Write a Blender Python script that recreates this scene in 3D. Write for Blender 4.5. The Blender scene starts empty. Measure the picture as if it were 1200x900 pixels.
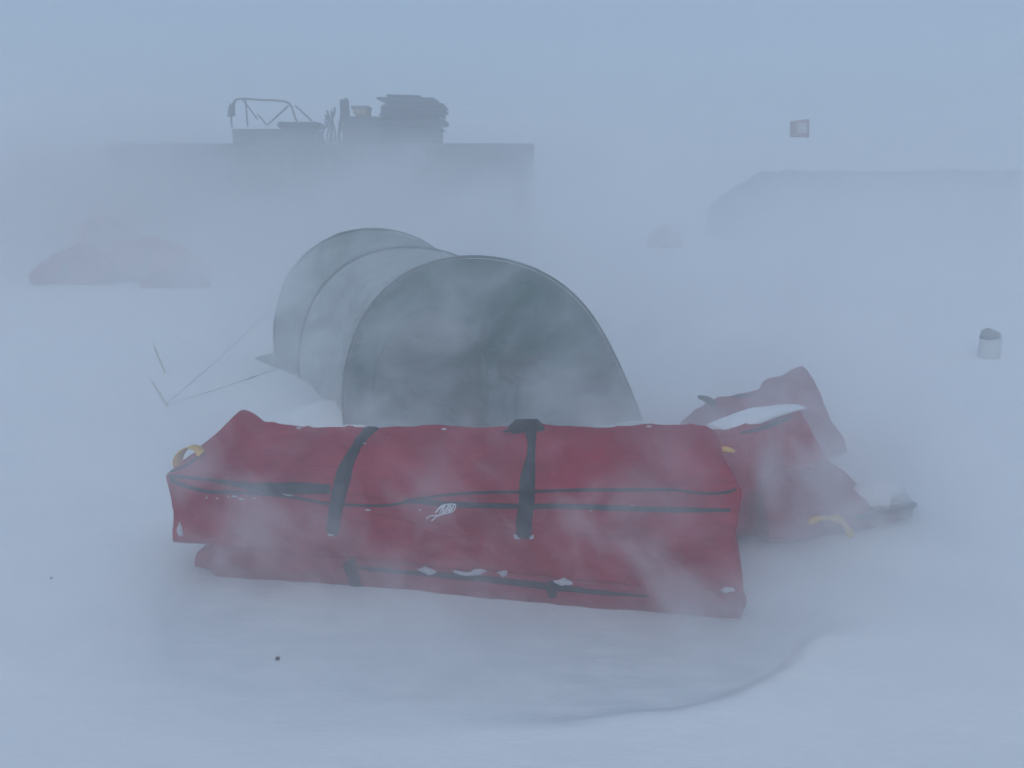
import bpy, bmesh, math, random
import numpy as np
from mathutils import Vector, noise
from mathutils.bvhtree import BVHTree

random.seed(4)
R = math.radians
scene = bpy.context.scene
COL = scene.collection

# ------------------------------------------------------------------ camera
EYE = 1.7
F = 942.0                      # focal length in photo pixels (1200 wide)
HORIZON = 205.0
PITCH = math.atan((450 - HORIZON) / F)
cam_d = bpy.data.cameras.new('camera')
cam = bpy.data.objects.new('camera', cam_d); COL.objects.link(cam)
cam.location = (0, 0, EYE)
cam.rotation_euler = (math.pi / 2 - PITCH, 0, 0)
cam_d.sensor_width = 36; cam_d.lens = 36 * F / 1200
cam_d.clip_start = 0.05; cam_d.clip_end = 3000
scene.camera = cam
FW = Vector((0, math.cos(PITCH), -math.sin(PITCH)))
UP = Vector((0, math.sin(PITCH), math.cos(PITCH)))
RT = Vector((1, 0, 0))
O = Vector((0, 0, EYE))

def ray(px, py):
    return FW + RT * ((px - 600) / F) + UP * ((450 - py) / F)
def gnd(px, py, z=0.0):                    # where a sight line meets height z
    d = ray(px, py); return O + d * ((z - EYE) / d.z)
def atY(px, py, Y):                        # ... meets the depth Y
    d = ray(px, py); return O + d * (Y / d.y)
def plane(A, B, off=0.0):                  # vertical plane A-B, moved back by off
    t = (B - A); t.z = 0; t.normalize()
    n = Vector((-t.y, t.x, 0))
    if n.y < 0: n = -n
    P0 = A + n * off
    def f(px, py):
        d = ray(px, py)
        return O + d * ((P0 - O).dot(n) / d.dot(n))
    f.n = n; f.t = t
    return f

# ------------------------------------------------------------------ materials
def mat(name, col, rough=0.8, var=0.12, vscale=3.0, bump=0.0, bscale=40.0, frost=0.0, spec=0.3, weave=False, wrinkle=0.0):
    m = bpy.data.materials.new(name); m.use_nodes = True
    nt = m.node_tree; N = nt.nodes; L = nt.links
    b = N['Principled BSDF']; b.inputs['Roughness'].default_value = rough
    b.inputs['Specular IOR Level'].default_value = spec
    tc = N.new('ShaderNodeTexCoord')
    n1 = N.new('ShaderNodeTexNoise'); n1.inputs['Scale'].default_value = vscale; n1.inputs['Detail'].default_value = 6
    L.new(tc.outputs['Object'], n1.inputs['Vector'])
    cr = N.new('ShaderNodeValToRGB')
    a = [max(0, c * (1 - var)) for c in col] + [1]; c2 = [min(1, c * (1 + var)) for c in col] + [1]
    cr.color_ramp.elements[0].position = .3; cr.color_ramp.elements[0].color = a
    cr.color_ramp.elements[1].position = .7; cr.color_ramp.elements[1].color = c2
    L.new(n1.outputs['Fac'], cr.inputs['Fac'])
    out = cr.outputs['Color']
    if frost > 0:                           # rime stuck to the cloth in patches and specks
        nf = N.new('ShaderNodeTexNoise'); nf.inputs['Scale'].default_value = 9; nf.inputs['Detail'].default_value = 8
        nf.inputs['Roughness'].default_value = .7
        L.new(tc.outputs['Object'], nf.inputs['Vector'])
        mr = N.new('ShaderNodeMapRange'); mr.inputs[1].default_value = .5; mr.inputs[2].default_value = .8
        mr.inputs[3].default_value = 0; mr.inputs[4].default_value = frost
        L.new(nf.outputs['Fac'], mr.inputs[0])
        mx = N.new('ShaderNodeMix'); mx.data_type = 'RGBA'
        L.new(mr.outputs[0], mx.inputs[0]); L.new(out, mx.inputs[6]); mx.inputs[7].default_value = (.8, .82, .85, 1)
        out = mx.outputs[2]
    L.new(out, b.inputs['Base Color'])
    last = None
    def addbump(src, strength, dist, prev):
        bp = N.new('ShaderNodeBump'); bp.inputs['Strength'].default_value = strength
        bp.inputs['Distance'].default_value = dist
        L.new(src, bp.inputs['Height'])
        if prev: L.new(prev, bp.inputs['Normal'])
        return bp.outputs['Normal']
    if wrinkle > 0:
        mp = N.new('ShaderNodeMapping'); mp.inputs['Scale'].default_value = (1, 1.5, 2.2)
        L.new(tc.outputs['Object'], mp.inputs['Vector'])
        nw = N.new('ShaderNodeTexNoise'); nw.inputs['Scale'].default_value = 4; nw.inputs['Detail'].default_value = 4
        nw.inputs['Distortion'].default_value = 1.2
        L.new(mp.outputs[0], nw.inputs['Vector'])
        last = addbump(nw.outputs['Fac'], wrinkle, .06, last)
    if bump > 0:
        nb = N.new('ShaderNodeTexNoise'); nb.inputs['Scale'].default_value = bscale; nb.inputs['Detail'].default_value = 5
        L.new(tc.outputs['Object'], nb.inputs['Vector'])
        last = addbump(nb.outputs['Fac'], bump, .01, last)
    if weave:
        wv = N.new('ShaderNodeTexChecker'); wv.inputs['Scale'].default_value = 500
        L.new(tc.outputs['Object'], wv.inputs['Vector'])
        last = addbump(wv.outputs['Fac'], .2, .001, last)
    if last: L.new(last, b.inputs['Normal'])
    return m

M = dict(
    red=mat('red_nylon', (.31, .018, .042), .78, .2, 5, .25, 30, .05, .15, True, .55),
    red2=mat('faded_red_nylon', (.27, .030, .055), .8, .2, 4, .25, 30, .08, .15, True, .6),
    orange=mat('orange_nylon', (.40, .08, .035), .7, .15, 4, .25, 30, .1, .3, False, .4),
    black=mat('black_webbing', (.022, .024, .028), .7, .3, 20, .4, 200, .10, .3),
    zipm=mat('zip_tape', (.018, .02, .024), .65, .3, 20, .3, 200, .05, .3),
    yellow=mat('yellow_webbing', (.75, .42, .02), .7, .12, 20, .3, 200, .06, .3),
    rime=mat('rime', (.82, .83, .85), .9, .04, 20, .5, 90, 0, .2),
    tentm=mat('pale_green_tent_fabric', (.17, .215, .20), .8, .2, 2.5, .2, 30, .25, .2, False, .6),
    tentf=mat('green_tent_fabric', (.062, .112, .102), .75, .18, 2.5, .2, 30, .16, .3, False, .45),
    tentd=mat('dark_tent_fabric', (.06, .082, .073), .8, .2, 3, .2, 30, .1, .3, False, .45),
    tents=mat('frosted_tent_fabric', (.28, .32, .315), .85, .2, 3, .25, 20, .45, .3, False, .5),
    seam=mat('tent_seam', (.10, .12, .115), .8, .1, 10, .2, 60, .05),
    thin=mat('thin_rime', (.50, .50, .54), .9, .2, 60, .6, 120, 0, .2),
    snow=mat('packed_snow', (.82, .83, .85), .9, .03, 6, .6, 14, 0, .2),
    cord=mat('grey_cord', (.24, .24, .20), .8, .2, 30, .2, 90),
    alu=mat('aluminium', (.28, .29, .27), .5, .15, 20, .1, 60, .2, .5),
    steel=mat('dark_container_steel', (.05, .065, .075), .6, .25, 1.2, .2, 8, .2, .4),
    steel2=mat('grey_steel', (.08, .085, .095), .6, .2, 2, .2, 20, .15, .4),
    crate=mat('weathered_crate', (.15, .12, .09), .8, .25, 4, .3, 30, .15),
    dark=mat('dark_tarp', (.035, .04, .048), .8, .25, 3, .3, 20, .1, .3, False, .4),
    maroon=mat('maroon_shell', (.14, .04, .05), .5, .2, 6, .2, 30, .15, .4),
    flag=mat('flag_cloth', (.36, .27, .28), .8, .2, 8),
    flagl=mat('flag_pale_cloth', (.5, .48, .48), .8, .1, 8),
    capg=mat('grey_cap_plastic', (.33, .345, .36), .6, .15, 10, .1, 40, .3),
    tan=mat('yellow_ochre_crate_paint', (.34, .27, .13), .8, .2, 4, .2, 30, .15),
    wood=mat('bamboo', (.34, .28, .17), .7, .2, 20),
    canb=mat('grey_canister_plastic', (.60, .62, .64), .6, .1, 6, 0, 40, .2),
)

# snow sheet: bright drifted snow, and a slightly greyer tone that paints in the hollow's shade
ms = bpy.data.materials.new('drifted_snow'); ms.use_nodes = True
nt = ms.node_tree; N = nt.nodes; L = nt.links; b = N['Principled BSDF']
b.inputs['Roughness'].default_value = .85; b.inputs['Specular IOR Level'].default_value = .2
tc = N.new('ShaderNodeTexCoord')
at = N.new('ShaderNodeAttribute'); at.attribute_name = 'hollow_shade'
n1 = N.new('ShaderNodeTexNoise'); n1.inputs['Scale'].default_value = 1.1; n1.inputs['Detail'].default_value = 7
mp = N.new('ShaderNodeMapping'); mp.inputs['Scale'].default_value = (1, 2.8, 1); mp.inputs['Rotation'].default_value = (0, 0, R(-14))
L.new(tc.outputs['Object'], mp.inputs[0]); L.new(mp.outputs[0], n1.inputs['Vector'])
cr = N.new('ShaderNodeValToRGB')
cr.color_ramp.elements[0].position = .3; cr.color_ramp.elements[0].color = (.81, .825, .84, 1)
cr.color_ramp.elements[1].position = .65; cr.color_ramp.elements[1].color = (.86, .865, .87, 1)
L.new(n1.outputs['Fac'], cr.inputs['Fac'])
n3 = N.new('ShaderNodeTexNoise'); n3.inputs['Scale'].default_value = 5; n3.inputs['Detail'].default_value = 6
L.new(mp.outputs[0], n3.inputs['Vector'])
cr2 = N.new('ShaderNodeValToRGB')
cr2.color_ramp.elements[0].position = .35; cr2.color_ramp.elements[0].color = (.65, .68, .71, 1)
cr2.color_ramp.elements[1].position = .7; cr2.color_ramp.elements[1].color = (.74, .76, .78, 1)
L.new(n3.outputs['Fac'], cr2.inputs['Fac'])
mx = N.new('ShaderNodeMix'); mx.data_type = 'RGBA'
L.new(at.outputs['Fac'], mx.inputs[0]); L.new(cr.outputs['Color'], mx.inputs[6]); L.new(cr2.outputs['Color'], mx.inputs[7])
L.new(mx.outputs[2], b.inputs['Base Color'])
bn = N.new('ShaderNodeTexNoise'); bn.inputs['Scale'].default_value = 3.5; bn.inputs['Detail'].default_value = 9; bn.inputs['Roughness'].default_value = .6
L.new(mp.outputs[0], bn.inputs['Vector'])
bp = N.new('ShaderNodeBump'); bp.inputs['Strength'].default_value = .22; bp.inputs['Distance'].default_value = .04
L.new(bn.outputs['Fac'], bp.inputs['Height']); L.new(bp.outputs[0], b.inputs['Normal'])

# ------------------------------------------------------------------ object helpers
def tag(o, label=None, cat=None, group=None, kind=None):
    if label: o['label'] = label
    if cat: o['category'] = cat
    if group: o['group'] = group
    if kind: o['kind'] = kind
    return o
def empty(name, loc=(0, 0, 0)):
    o = bpy.data.objects.new(name, None); COL.objects.link(o); o.location = loc; return o
def link(name, verts, faces, m, parent=None, smooth=True):
    me = bpy.data.meshes.new(name)
    me.from_pydata([tuple(v) for v in verts], [], faces)
    bm = bmesh.new(); bm.from_mesh(me); bmesh.ops.recalc_face_normals(bm, faces=bm.faces); bm.to_mesh(me); bm.free()
    me.update()
    if smooth: me.polygons.foreach_set('use_smooth', [True] * len(me.polygons))
    me.materials.append(m)
    o = bpy.data.objects.new(name, me); COL.objects.link(o)
    if parent:
        o.parent = parent
        o.matrix_parent_inverse = parent.matrix_basis.inverted() if parent.type == 'EMPTY' else parent.matrix_basis.inverted()
    return o
class MB:
    def __init__(s): s.v = []; s.f = []
    def add(s, v, f):
        n = len(s.v); s.v += [Vector(p) for p in v]; s.f += [tuple(i + n for i in q) for q in f]
    def box(s, lo, hi, rz=0, jit=0, bev=0.0):
        lo = Vector(lo); hi = Vector(hi); c = (lo + hi) / 2; h = (hi - lo) / 2
        bm = bmesh.new(); bmesh.ops.create_cube(bm, size=2)
        for v in bm.verts: v.co = Vector((v.co.x * h.x, v.co.y * h.y, v.co.z * h.z)) + Vector([random.uniform(-jit, jit) for _ in range(3)])
        if bev: bmesh.ops.bevel(bm, geom=bm.edges[:], offset=bev, segments=2, affect='EDGES')
        bm.verts.index_update()
        ca, sa = math.cos(rz), math.sin(rz)
        s.add([Vector((v.co.x * ca - v.co.y * sa, v.co.x * sa + v.co.y * ca, v.co.z)) + c for v in bm.verts],
              [[v.index for v in f.verts] for f in bm.faces]); bm.free()
    def tube(s, pts, r, k=8):
        pts = [Vector(p) for p in pts]; n = len(s.v); rs = r if isinstance(r, (list, tuple)) else [r] * len(pts)
        ref = None
        for i, p in enumerate(pts):
            t = (pts[min(i + 1, len(pts) - 1)] - pts[max(i - 1, 0)]).normalized()
            if ref is None: ref = Vector((0, 0, 1)) if abs(t.z) < .9 else Vector((1, 0, 0))
            a = t.cross(ref).normalized(); bb = a.cross(t).normalized(); ref = bb
            for j in range(k):
                q = 2 * math.pi * j / k; s.v.append(p + a * (rs[i] * math.cos(q)) + bb * (rs[i] * math.sin(q)))
        for i in range(len(pts) - 1):
            for j in range(k):
                s.f.append((n + i * k + j, n + i * k + (j + 1) % k, n + (i + 1) * k + (j + 1) % k, n + (i + 1) * k + j))
        s.f.append(tuple(n + j for j in range(k))[::-1]); s.f.append(tuple(n + (len(pts) - 1) * k + j for j in range(k)))
    def build(s, name, m, parent=None, smooth=True): return link(name, s.v, s.f, m, parent, smooth)

def spline(pts, n):
    pts = [Vector(p) for p in pts]; out = []
    P = [pts[0] * 2 - pts[1]] + pts + [pts[-1] * 2 - pts[-2]]
    for i in range(len(pts) - 1):
        p0, p1, p2, p3 = P[i:i + 4]
        for k in range(n):
            t = k / n
            out.append(.5 * ((2 * p1) + (p2 - p0) * t + (2 * p0 - 5 * p1 + 4 * p2 - p3) * t * t + (3 * p1 - p0 - 3 * p2 + p3) * t ** 3))
    out.append(pts[-1]); return out

def loft_bag(rails, nu=90, nv=13, rnd=3, amp=.012, seed=0.0, scale=3.2, endround=.06):
    """rails: closed ring of length-wise curves, each a list of points; cloth tube over them with soft edges, folds and closed ends"""
    G = []
    for rl in rails:
        rl = [Vector(p) for p in rl]
        d = [0]
        for i in range(1, len(rl)): d.append(d[-1] + (rl[i] - rl[i - 1]).length)
        us = np.array(d) / d[-1]; a = np.array([tuple(p) for p in rl])
        u = np.linspace(0, 1, nu)
        G.append(np.stack([np.interp(u, us, a[:, k]) for k in range(3)], 1))
    G = np.stack(G, 1)                                     # nu, K, 3
    K = G.shape[1]; ring = []
    for k in range(K):
        a = G[:, k]; bq = G[:, (k + 1) % K]
        for j in range(nv): ring.append(a + (bq - a) * (j / nv))
    G = np.stack(ring, 1)
    for _ in range(rnd): G = .25 * np.roll(G, 1, 1) + .5 * G + .25 * np.roll(G, -1, 1)
    for _ in range(2): G[1:-1] = .25 * G[2:] + .5 * G[1:-1] + .25 * G[:-2]
    cen = G.mean(1, keepdims=True)
    n = nu
    V = []
    dirs = (G - cen); dirs /= np.linalg.norm(dirs, axis=2, keepdims=True) + 1e-9
    for i in range(n):
        for j in range(G.shape[1]):
            p = Vector(G[i, j]); q = p * scale + Vector((seed, seed * 2, 0))
            w = noise.noise(q) * 1.0 + noise.noise(q * 2.3) * .5 + noise.noise(q * 5.1) * .22
            # long drag folds
            w += .4 * (1 - abs(noise.noise(Vector((p.x * 1.7 + p.z * 3 + seed, p.z * 7 - p.x * 1.5, p.y * 3)))) * 4)  * .5
            w += .55 * max(0, 1 - abs(noise.noise(Vector((p.x * 4.2 + p.z * 5 + seed, p.z * 3.5 - p.x * 2.2, p.y * 4 + seed)))) * 9)   # sharp creases
            V.append(p + Vector(dirs[i, j]) * (w * amp))
    W = G.shape[1]; Fc = []
    for i in range(n - 1):
        for j in range(W): Fc.append((i * W + j, i * W + (j + 1) % W, (i + 1) * W + (j + 1) % W, (i + 1) * W + j))
    axis = Vector(cen[-1, 0] - cen[0, 0]).normalized()
    for end, sgn in ((0, -1), (n - 1, 1)):
        prev = [end * W + j for j in range(W)]; c = Vector(cen[end, 0])
        base = [V[k].copy() for k in prev]
        for s_, push in ((.94, .35), (.8, .7), (.5, .95), (.2, 1.0)):
            cur = []
            for kk in range(W):
                q = c + (base[kk] - c) * s_ + axis * (sgn * endround * push)
                q += axis * (noise.noise(q * 5 + Vector((seed, 0, 0))) * .03 * (1 - s_))
                V.append(q); cur.append(len(V) - 1)
            for j in range(W): Fc.append((prev[j], prev[(j + 1) % W], cur[(j + 1) % W], cur[j]))
            prev = cur
        Fc.append(tuple(prev))
    return V, Fc

def bvh_of(*objs):
    V = []; Fs = []
    for o in objs:
        n = len(V); V += [v.co.copy() for v in o.data.vertices]; Fs += [tuple(i + n for i in p.vertices) for p in o.data.polygons]
    return BVHTree.FromPolygons(V, Fs)
def hit(bvh, px, py):
    d = ray(px, py).normalized(); r = bvh.ray_cast(O, d)
    return (r[0], r[1] if r[1].dot(d) < 0 else -r[1]) if r[0] else None
def strip(bvh, pix, widths, name, m, parent, sub=8, off=.004, thick=.003, lift=None):
    """a band of webbing laid on a surface; pix marks its course, widths in metres"""
    pts = spline([Vector((p[0], p[1], 0)) for p in pix], sub)
    ws = np.interp(np.linspace(0, len(pix) - 1, len(pts)), range(len(pix)), widths)
    H = [(hit(bvh, p.x, p.y), w) for p, w in zip(pts, ws)]
    H = [(h[0], h[1], w) for h, w in H if h]
    if len(H) < 3: return None
    P = [h[0] for h in H]; NN = [h[1] for h in H]
    for _ in range(3):
        NN = [NN[0]] + [(NN[i - 1] + NN[i] * 2 + NN[i + 1]).normalized() for i in range(1, len(NN) - 1)] + [NN[-1]]
    V = []; Fc = []
    for i in range(len(P)):
        t = (P[min(i + 1, len(P) - 1)] - P[max(i - 1, 0)]).normalized()
        s_ = t.cross(NN[i]).normalized() * (H[i][2] / 2)
        n_ = NN[i]
        for k, (a, h) in enumerate(((-1, off), (-.6, off + thick), (0, off + thick * 1.15), (.6, off + thick), (1, off), (1, -.012), (-1, -.012))):
            q = P[i] + s_ * a
            # keep each edge on the cloth: cast along the normal
            r = bvh.ray_cast(q + n_ * .06, -n_, .12)
            bq = r[0] if r[0] else q
            V.append(bq + n_ * h)
    for i in range(len(P) - 1):
        for j in range(7): Fc.append((i * 7 + j, i * 7 + (j + 1) % 7, (i + 1) * 7 + (j + 1) % 7, (i + 1) * 7 + j))
    Fc.append(tuple(range(7))); Fc.append(tuple((len(P) - 1) * 7 + j for j in range(7))[::-1])
    return link(name, V, Fc, m, parent)

def ss(x, a, b):
    t = np.clip((x - a) / (b - a), 0, 1); return t * t * (3 - 2 * t)

# ------------------------------------------------------------------ ground sheet
lip = [(925, 788), (905, 806), (860, 826), (780, 840), (700, 843), (600, 848), (500, 856), (380, 861), (270, 852), (170, 820), (120, 770), (130, 710), (180, 672),
       (240, 640), (400, 600), (800, 600), (960, 640), (1010, 668), (1000, 700), (955, 745)]
LIP = [gnd(*p).to_2d() for p in lip]
LA = np.array([tuple(p) for p in LIP])
def sd_poly(X, Y):
    d = np.full(X.shape, 1e9); inside = np.zeros(X.shape, bool)
    n = len(LA)
    for i in range(n):
        a = LA[i]; b_ = LA[(i + 1) % n]
        ex, ey = b_ - a; wx = X - a[0]; wy = Y - a[1]
        t = np.clip((wx * ex + wy * ey) / (ex * ex + ey * ey), 0, 1)
        d = np.minimum(d, np.hypot(wx - ex * t, wy - ey * t))
        c = ((a[1] > Y) != (b_[1] > Y)) & (X < (b_[0] - a[0]) * (Y - a[1]) / (b_[1] - a[1] + 1e-12) + a[0])
        inside ^= c
    return np.where(inside, -d, d)
def nz(X, Y, sx, sy, seed):
    out = np.empty(X.shape)
    f = out.ravel(); xs = X.ravel(); ys = Y.ravel()
    for i in range(len(f)): f[i] = noise.noise(Vector((xs[i] * sx + seed, ys[i] * sy, seed)))
    return out
near_x = np.concatenate([np.arange(-3.2, 3.2, .022)])
gx = [3.2]; 
while gx[-1] < 1200: gx.append(gx[-1] * 1.07 + .02)
gx = np.array(gx); X1 = np.concatenate([-gx[::-1], near_x[1:], gx])
y1 = np.arange(1.1, 6.6, .024); gy = [6.6]
while gy[-1] < 1200: gy.append(gy[-1] * 1.02 + .02)
yb = -np.array([0.0, .3, 1, 3, 8, 25, 80, 300, 1200])[::-1]
Y1 = np.concatenate([yb, [.5, .8], y1, np.array(gy)])
GX, GY = np.meshgrid(X1, Y1)
sd = sd_poly(GX, GY) + nz(GX, GY, 2.2, 3.2, 1.3) * .06
# lip: crisp in front and at the right, faded at the left
crisp = ss(GX, -.8, .4) * (1 - ss(GY, 2.62, 2.85))
wid = .06 + .30 * (1 - crisp)
outer = ss(sd, -wid, wid * .6)
H = (.03 + .02 * crisp) * outer * np.exp(-np.maximum(sd, 0) / 1.6)
H += nz(GX, GY, .35, .8, 5.1) * .05 * ss(GY, 3.4, 8) + nz(GX, GY, 1.3, 3.0, 9.7) * .006 + nz(GX, GY, 5, 12, 3.1) * .0025
MOUNDS = []
def mound(px, py, rx, ry, h, back=0):
    p = gnd(px, py); MOUNDS.append((p.x, p.y + back, rx, ry, h))
mound(385, 500, .30, .25, .17)       # drift against the tent's left corner
mound(452, 505, .22, .18, .16)
mound(330, 470, .55, .5, .10)
mound(770, 520, .45, .35, .12)
mound(760, 640, 1.0, .6, .0)
mound(1050, 650, .4, .18, .02)
mound(600, 690, 1.1, .14, .03)
mound(120, 345, 1.8, .5, .05)
mound(80, 318, 1.6, .5, .10)
for (mx_, my_, rx, ry, h) in MOUNDS:
    H += h * np.exp(-((GX - mx_) / rx) ** 2 - ((GY - my_) / ry) ** 2)
shade_attr = 1 - ss(sd + nz(GX, GY, 1.5, 4, 7.7) * .10, -wid * 1.2 - .01, wid * .7)  # mask for the hollow's shade, put into the snow colour
shade_attr = shade_attr * (.75 + .25 * crisp)
ny, nx = GX.shape
V = np.stack([GX, GY, H], 2).reshape(-1, 3)
idx = np.arange(ny * nx).reshape(ny, nx)
Fc = np.stack([idx[:-1, :-1], idx[:-1, 1:], idx[1:, 1:], idx[1:, :-1]], 2).reshape(-1, 4)
me = bpy.data.meshes.new('snow_ground')
me.vertices.add(len(V)); me.vertices.foreach_set('co', V.ravel())
me.loops.add(Fc.size); me.loops.foreach_set('vertex_index', Fc.ravel())
me.polygons.add(len(Fc)); me.polygons.foreach_set('loop_start', np.arange(0, Fc.size, 4)); me.polygons.foreach_set('loop_total', np.full(len(Fc), 4))
me.update(calc_edges=True); me.validate()
me.polygons.foreach_set('use_smooth', [True] * len(me.polygons))
atr = me.attributes.new('hollow_shade', 'FLOAT', 'POINT'); atr.data.foreach_set('value', shade_attr.ravel().astype(np.float32))
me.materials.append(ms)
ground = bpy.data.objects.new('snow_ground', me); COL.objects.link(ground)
tag(ground, 'wind packed snow field with a scooped hollow around the sledges', kind='structure')
def gz(x, y):
    j = min(max(np.searchsorted(X1, x), 1), nx - 1); i = min(max(np.searchsorted(Y1, y), 1), ny - 1)
    return float(H[i, j])

# ------------------------------------------------------------------ front sledge stack
A = gnd(248, 676); B = gnd(868, 724)
F0 = plane(A, B, 0); F1 = plane(A, B, -.03); FM = plane(A, B, .18); FB = plane(A, B, .42)
def base_z(pts, z): return [Vector((p[0], p[1], z)) for p in pts]

# lower bag in its sledge
bot = [F0(250, 674), F0(410, 692), F0(550, 708), F0(720, 724), F0(866, 722)]
bot = [p + Vector((0, 0, -.02)) for p in bot]
mid = [F1(248, 660), F1(410, 676), F1(550, 692), F1(720, 706), F1(874, 706)]
top = [F0(252, 638), F0(410, 654), F0(550, 668), F0(720, 684), F0(866, 692)]
n = F0.n
lr = [bot, mid, top, [p + n * .44 for p in top], [p + n * .46 for p in mid], [p + n * .42 for p in bot]]
Vv, Ff = loft_bag(lr, amp=.010, seed=3.3, rnd=2, endround=.02)
lowb = empty('sledge_bag', (A.x, A.y, 0))
tag(lowb, 'dusty red cargo bag half buried in drift under the longer front bag', 'cargo bag')
lb = link('bag_body', Vv, Ff, M['red2'], lowb)
bl = bvh_of(lb)
strip(bl, [(408, 657), (412, 668), (418, 688)], [.05, .055, .05], 'strap', M['black'], lowb)
strip(bl, [(414, 664), (445, 668), (480, 671), (530, 675), (580, 680), (640, 687), (700, 694), (760, 699)], [.012, .018, .018, .024, .026, .026, .018, .008], 'zip_band', M['zipm'], lowb, thick=.004)
strip(bl, [(642, 682), (646, 690), (648, 700)], [.04, .045, .03], 'strap', M['black'], lowb)
# folded nose of the sledge at the left end
nose = loft_bag([[F0(228, 668), F0(254, 676)], [F1(228, 648), F1(256, 640)], [p + n * .25 for p in (F0(236, 646), F0(256, 638))], [p + n * .25 for p in (F0(232, 668), F0(254, 674))]], nu=14, nv=6, amp=.006, seed=9, endround=.01)
link('sledge_nose', nose[0], nose[1], M['red2'], lowb)

# upper long bag
xs_b = [(203, 636), (300, 645), (410, 656), (520, 668), (650, 681), (760, 690), (872, 698)]
rb = [F0(*p) for p in xs_b]
rl_ = [(204, 596), (300, 612), (410, 622), (520, 628), (650, 636), (760, 640), (860, 636)]
rr = [F0(*p) for p in rl_]
xs_r = [(194, 558), (300, 566), (410, 572), (520, 574), (620, 572), (740, 573), (850, 575), (870, 577)]
ri = [F1(*p) for p in xs_r]
xs_m = [(234, 524), (325, 530), (425, 532), (520, 532), (620, 530), (730, 530), (846, 534)]
PM = plane(A, B, .15); rm = [PM(*p) + Vector((0, 0, .0)) for p in xs_m]
xs_t = [(266, 498), (272, 490), (279, 483), (288, 481), (297, 486), (308, 497), (370, 499), (430, 500), (520, 498), (600, 500), (640, 497), (730, 498), (790, 496), (828, 498), (840, 508)]
PT = plane(A, B, .36); rt = [PT(*p) for p in xs_t]
bk = [p + n * .10 + Vector((0, 0, -.14)) for p in (rt[0], rt[7], rt[-1])]
bb2 = [p + n * .46 for p in (rb[0], rb[3], rb[-1])]
Vv, Ff = loft_bag([rb, rr, ri, rm, rt, bk, bb2], nu=190, nv=14, amp=.013, seed=1.1, rnd=2, endround=.008)
upb = empty('cargo_bag', (A.x, A.y, A.z))
tag(upb, 'long red cargo bag with two black straps and yellow loop, in front of the tent', 'cargo bag')
ub = link('bag_body', Vv, Ff, M['red'], upb)
bu = bvh_of(ub)
# zip bands
strip(bu, [(199, 558), (225, 560), (250, 563), (275, 567), (300, 571), (340, 573), (387, 573)], [.02, .014, .013, .022, .042, .050, .040], 'zip_flap', M['zipm'], upb, thick=.006)
strip(bu, [(199, 562), (220, 570), (245, 576), (275, 577), (310, 579), (345, 583), (385, 590), (420, 592), (450, 592), (480, 588), (500, 588), (535, 591), (605, 593), (660, 593), (720, 595), (790, 597), (856, 598)],
      [.022, .018, .016, .014, .013, .012, .013, .010, .010, .012, .026, .024, .020, .022, .024, .024, .012], 'lower_zip', M['zipm'], upb)
strip(bu, [(475, 586), (500, 583), (530, 579), (570, 577), (620, 576), (680, 574), (740, 574), (790, 574), (820, 578), (850, 577), (862, 573)],
      [.008, .010, .011, .011, .011, .012, .013, .010, .008, .010, .008], 'upper_zip', M['zipm'], upb)
# straps
strip(bu, [(436, 502), (428, 510), (420, 520), (412, 534), (405, 548), (402, 560), (398, 575), (394, 595), (391, 612), (390, 625)], [.07, .055, .05, .052, .062, .068, .060, .058, .056, .054], 'strap', M['black'], upb, thick=.005)
strip(bu, [(622, 506), (623, 520), (622, 535), (620, 548), (618, 565), (617, 590), (614, 612), (614, 629)], [.05, .032, .034, .05, .062, .062, .062, .062], 'strap', M['black'], upb, thick=.006)
# strap pad folded over the top edge: hexagonal flap with a lid fold
Pk = plane(A, B, .335)
hexo = [(596, 500), (605, 492), (630, 492), (640, 503), (637, 515), (626, 523), (617, 523), (606, 514)]
outer_ = [Pk(*p) for p in hexo]; c = sum(outer_, Vector()) / len(outer_)
Vp = []; Fp = []
for off, s_ in ((-.03, 1.0), (.0, 1.0), (.012, .85), (.016, .4)):
    for p in outer_: Vp.append(c + (p - c) * s_ - n * (off + .03) + Vector((0, 0, .004)))
k = len(outer_)
for r_ in range(3):
    for j in range(k): Fp.append((r_ * k + j, r_ * k + (j + 1) % k, (r_ + 1) * k + (j + 1) % k, (r_ + 1) * k + j))
Fp.append(tuple(range(k))); Fp.append(tuple(3 * k + j for j in range(k))[::-1])
pad = link('strap_pad', Vp, Fp, M['black'], upb, smooth=False)
mbx = MB(); q0 = Pk(612, 501) - n * .05; mbx.tube([q0, q0 + F0.t * -.05 + Vector((0, 0, .003)), q0 + F0.t * -.075 + Vector((0, 0, -.006))], [.009, .007, .004], 6)
mbx.build('strap_tail', M['black'], pad)
# yellow carry loop at the left end: a twisted band
lp = [(236, 532), (228, 527), (219, 525), (213, 530), (211, 538), (214, 546), (222, 544)]
PL = plane(A, B, .10)
cen = spline([PL(*p) + n * (.02 * math.sin(i * 1.1)) for i, p in enumerate(lp)], 6)
Vv = []; Ff = []
for i, p in enumerate(cen):
    t = (cen[min(i + 1, len(cen) - 1)] - cen[max(i - 1, 0)]).normalized()
    tw = 1.2 * i / len(cen) - .3
    side = (n * math.cos(tw) + (t.cross(n)).normalized() * math.sin(tw)) * .024
    nn = t.cross(side).normalized() * .0025
    for q in (p - side - nn, p + side - nn, p + side + nn, p - side + nn): Vv.append(q)
for i in range(len(cen) - 1):
    for j in range(4): Ff.append((i * 4 + j, i * 4 + (j + 1) % 4, (i + 1) * 4 + (j + 1) % 4, (i + 1) * 4 + j))
Ff += [(0, 1, 2, 3), tuple((len(cen) - 1) * 4 + j for j in (3, 2, 1, 0))]
link('carry_loop', Vv, Ff, M['yellow'], upb)
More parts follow.
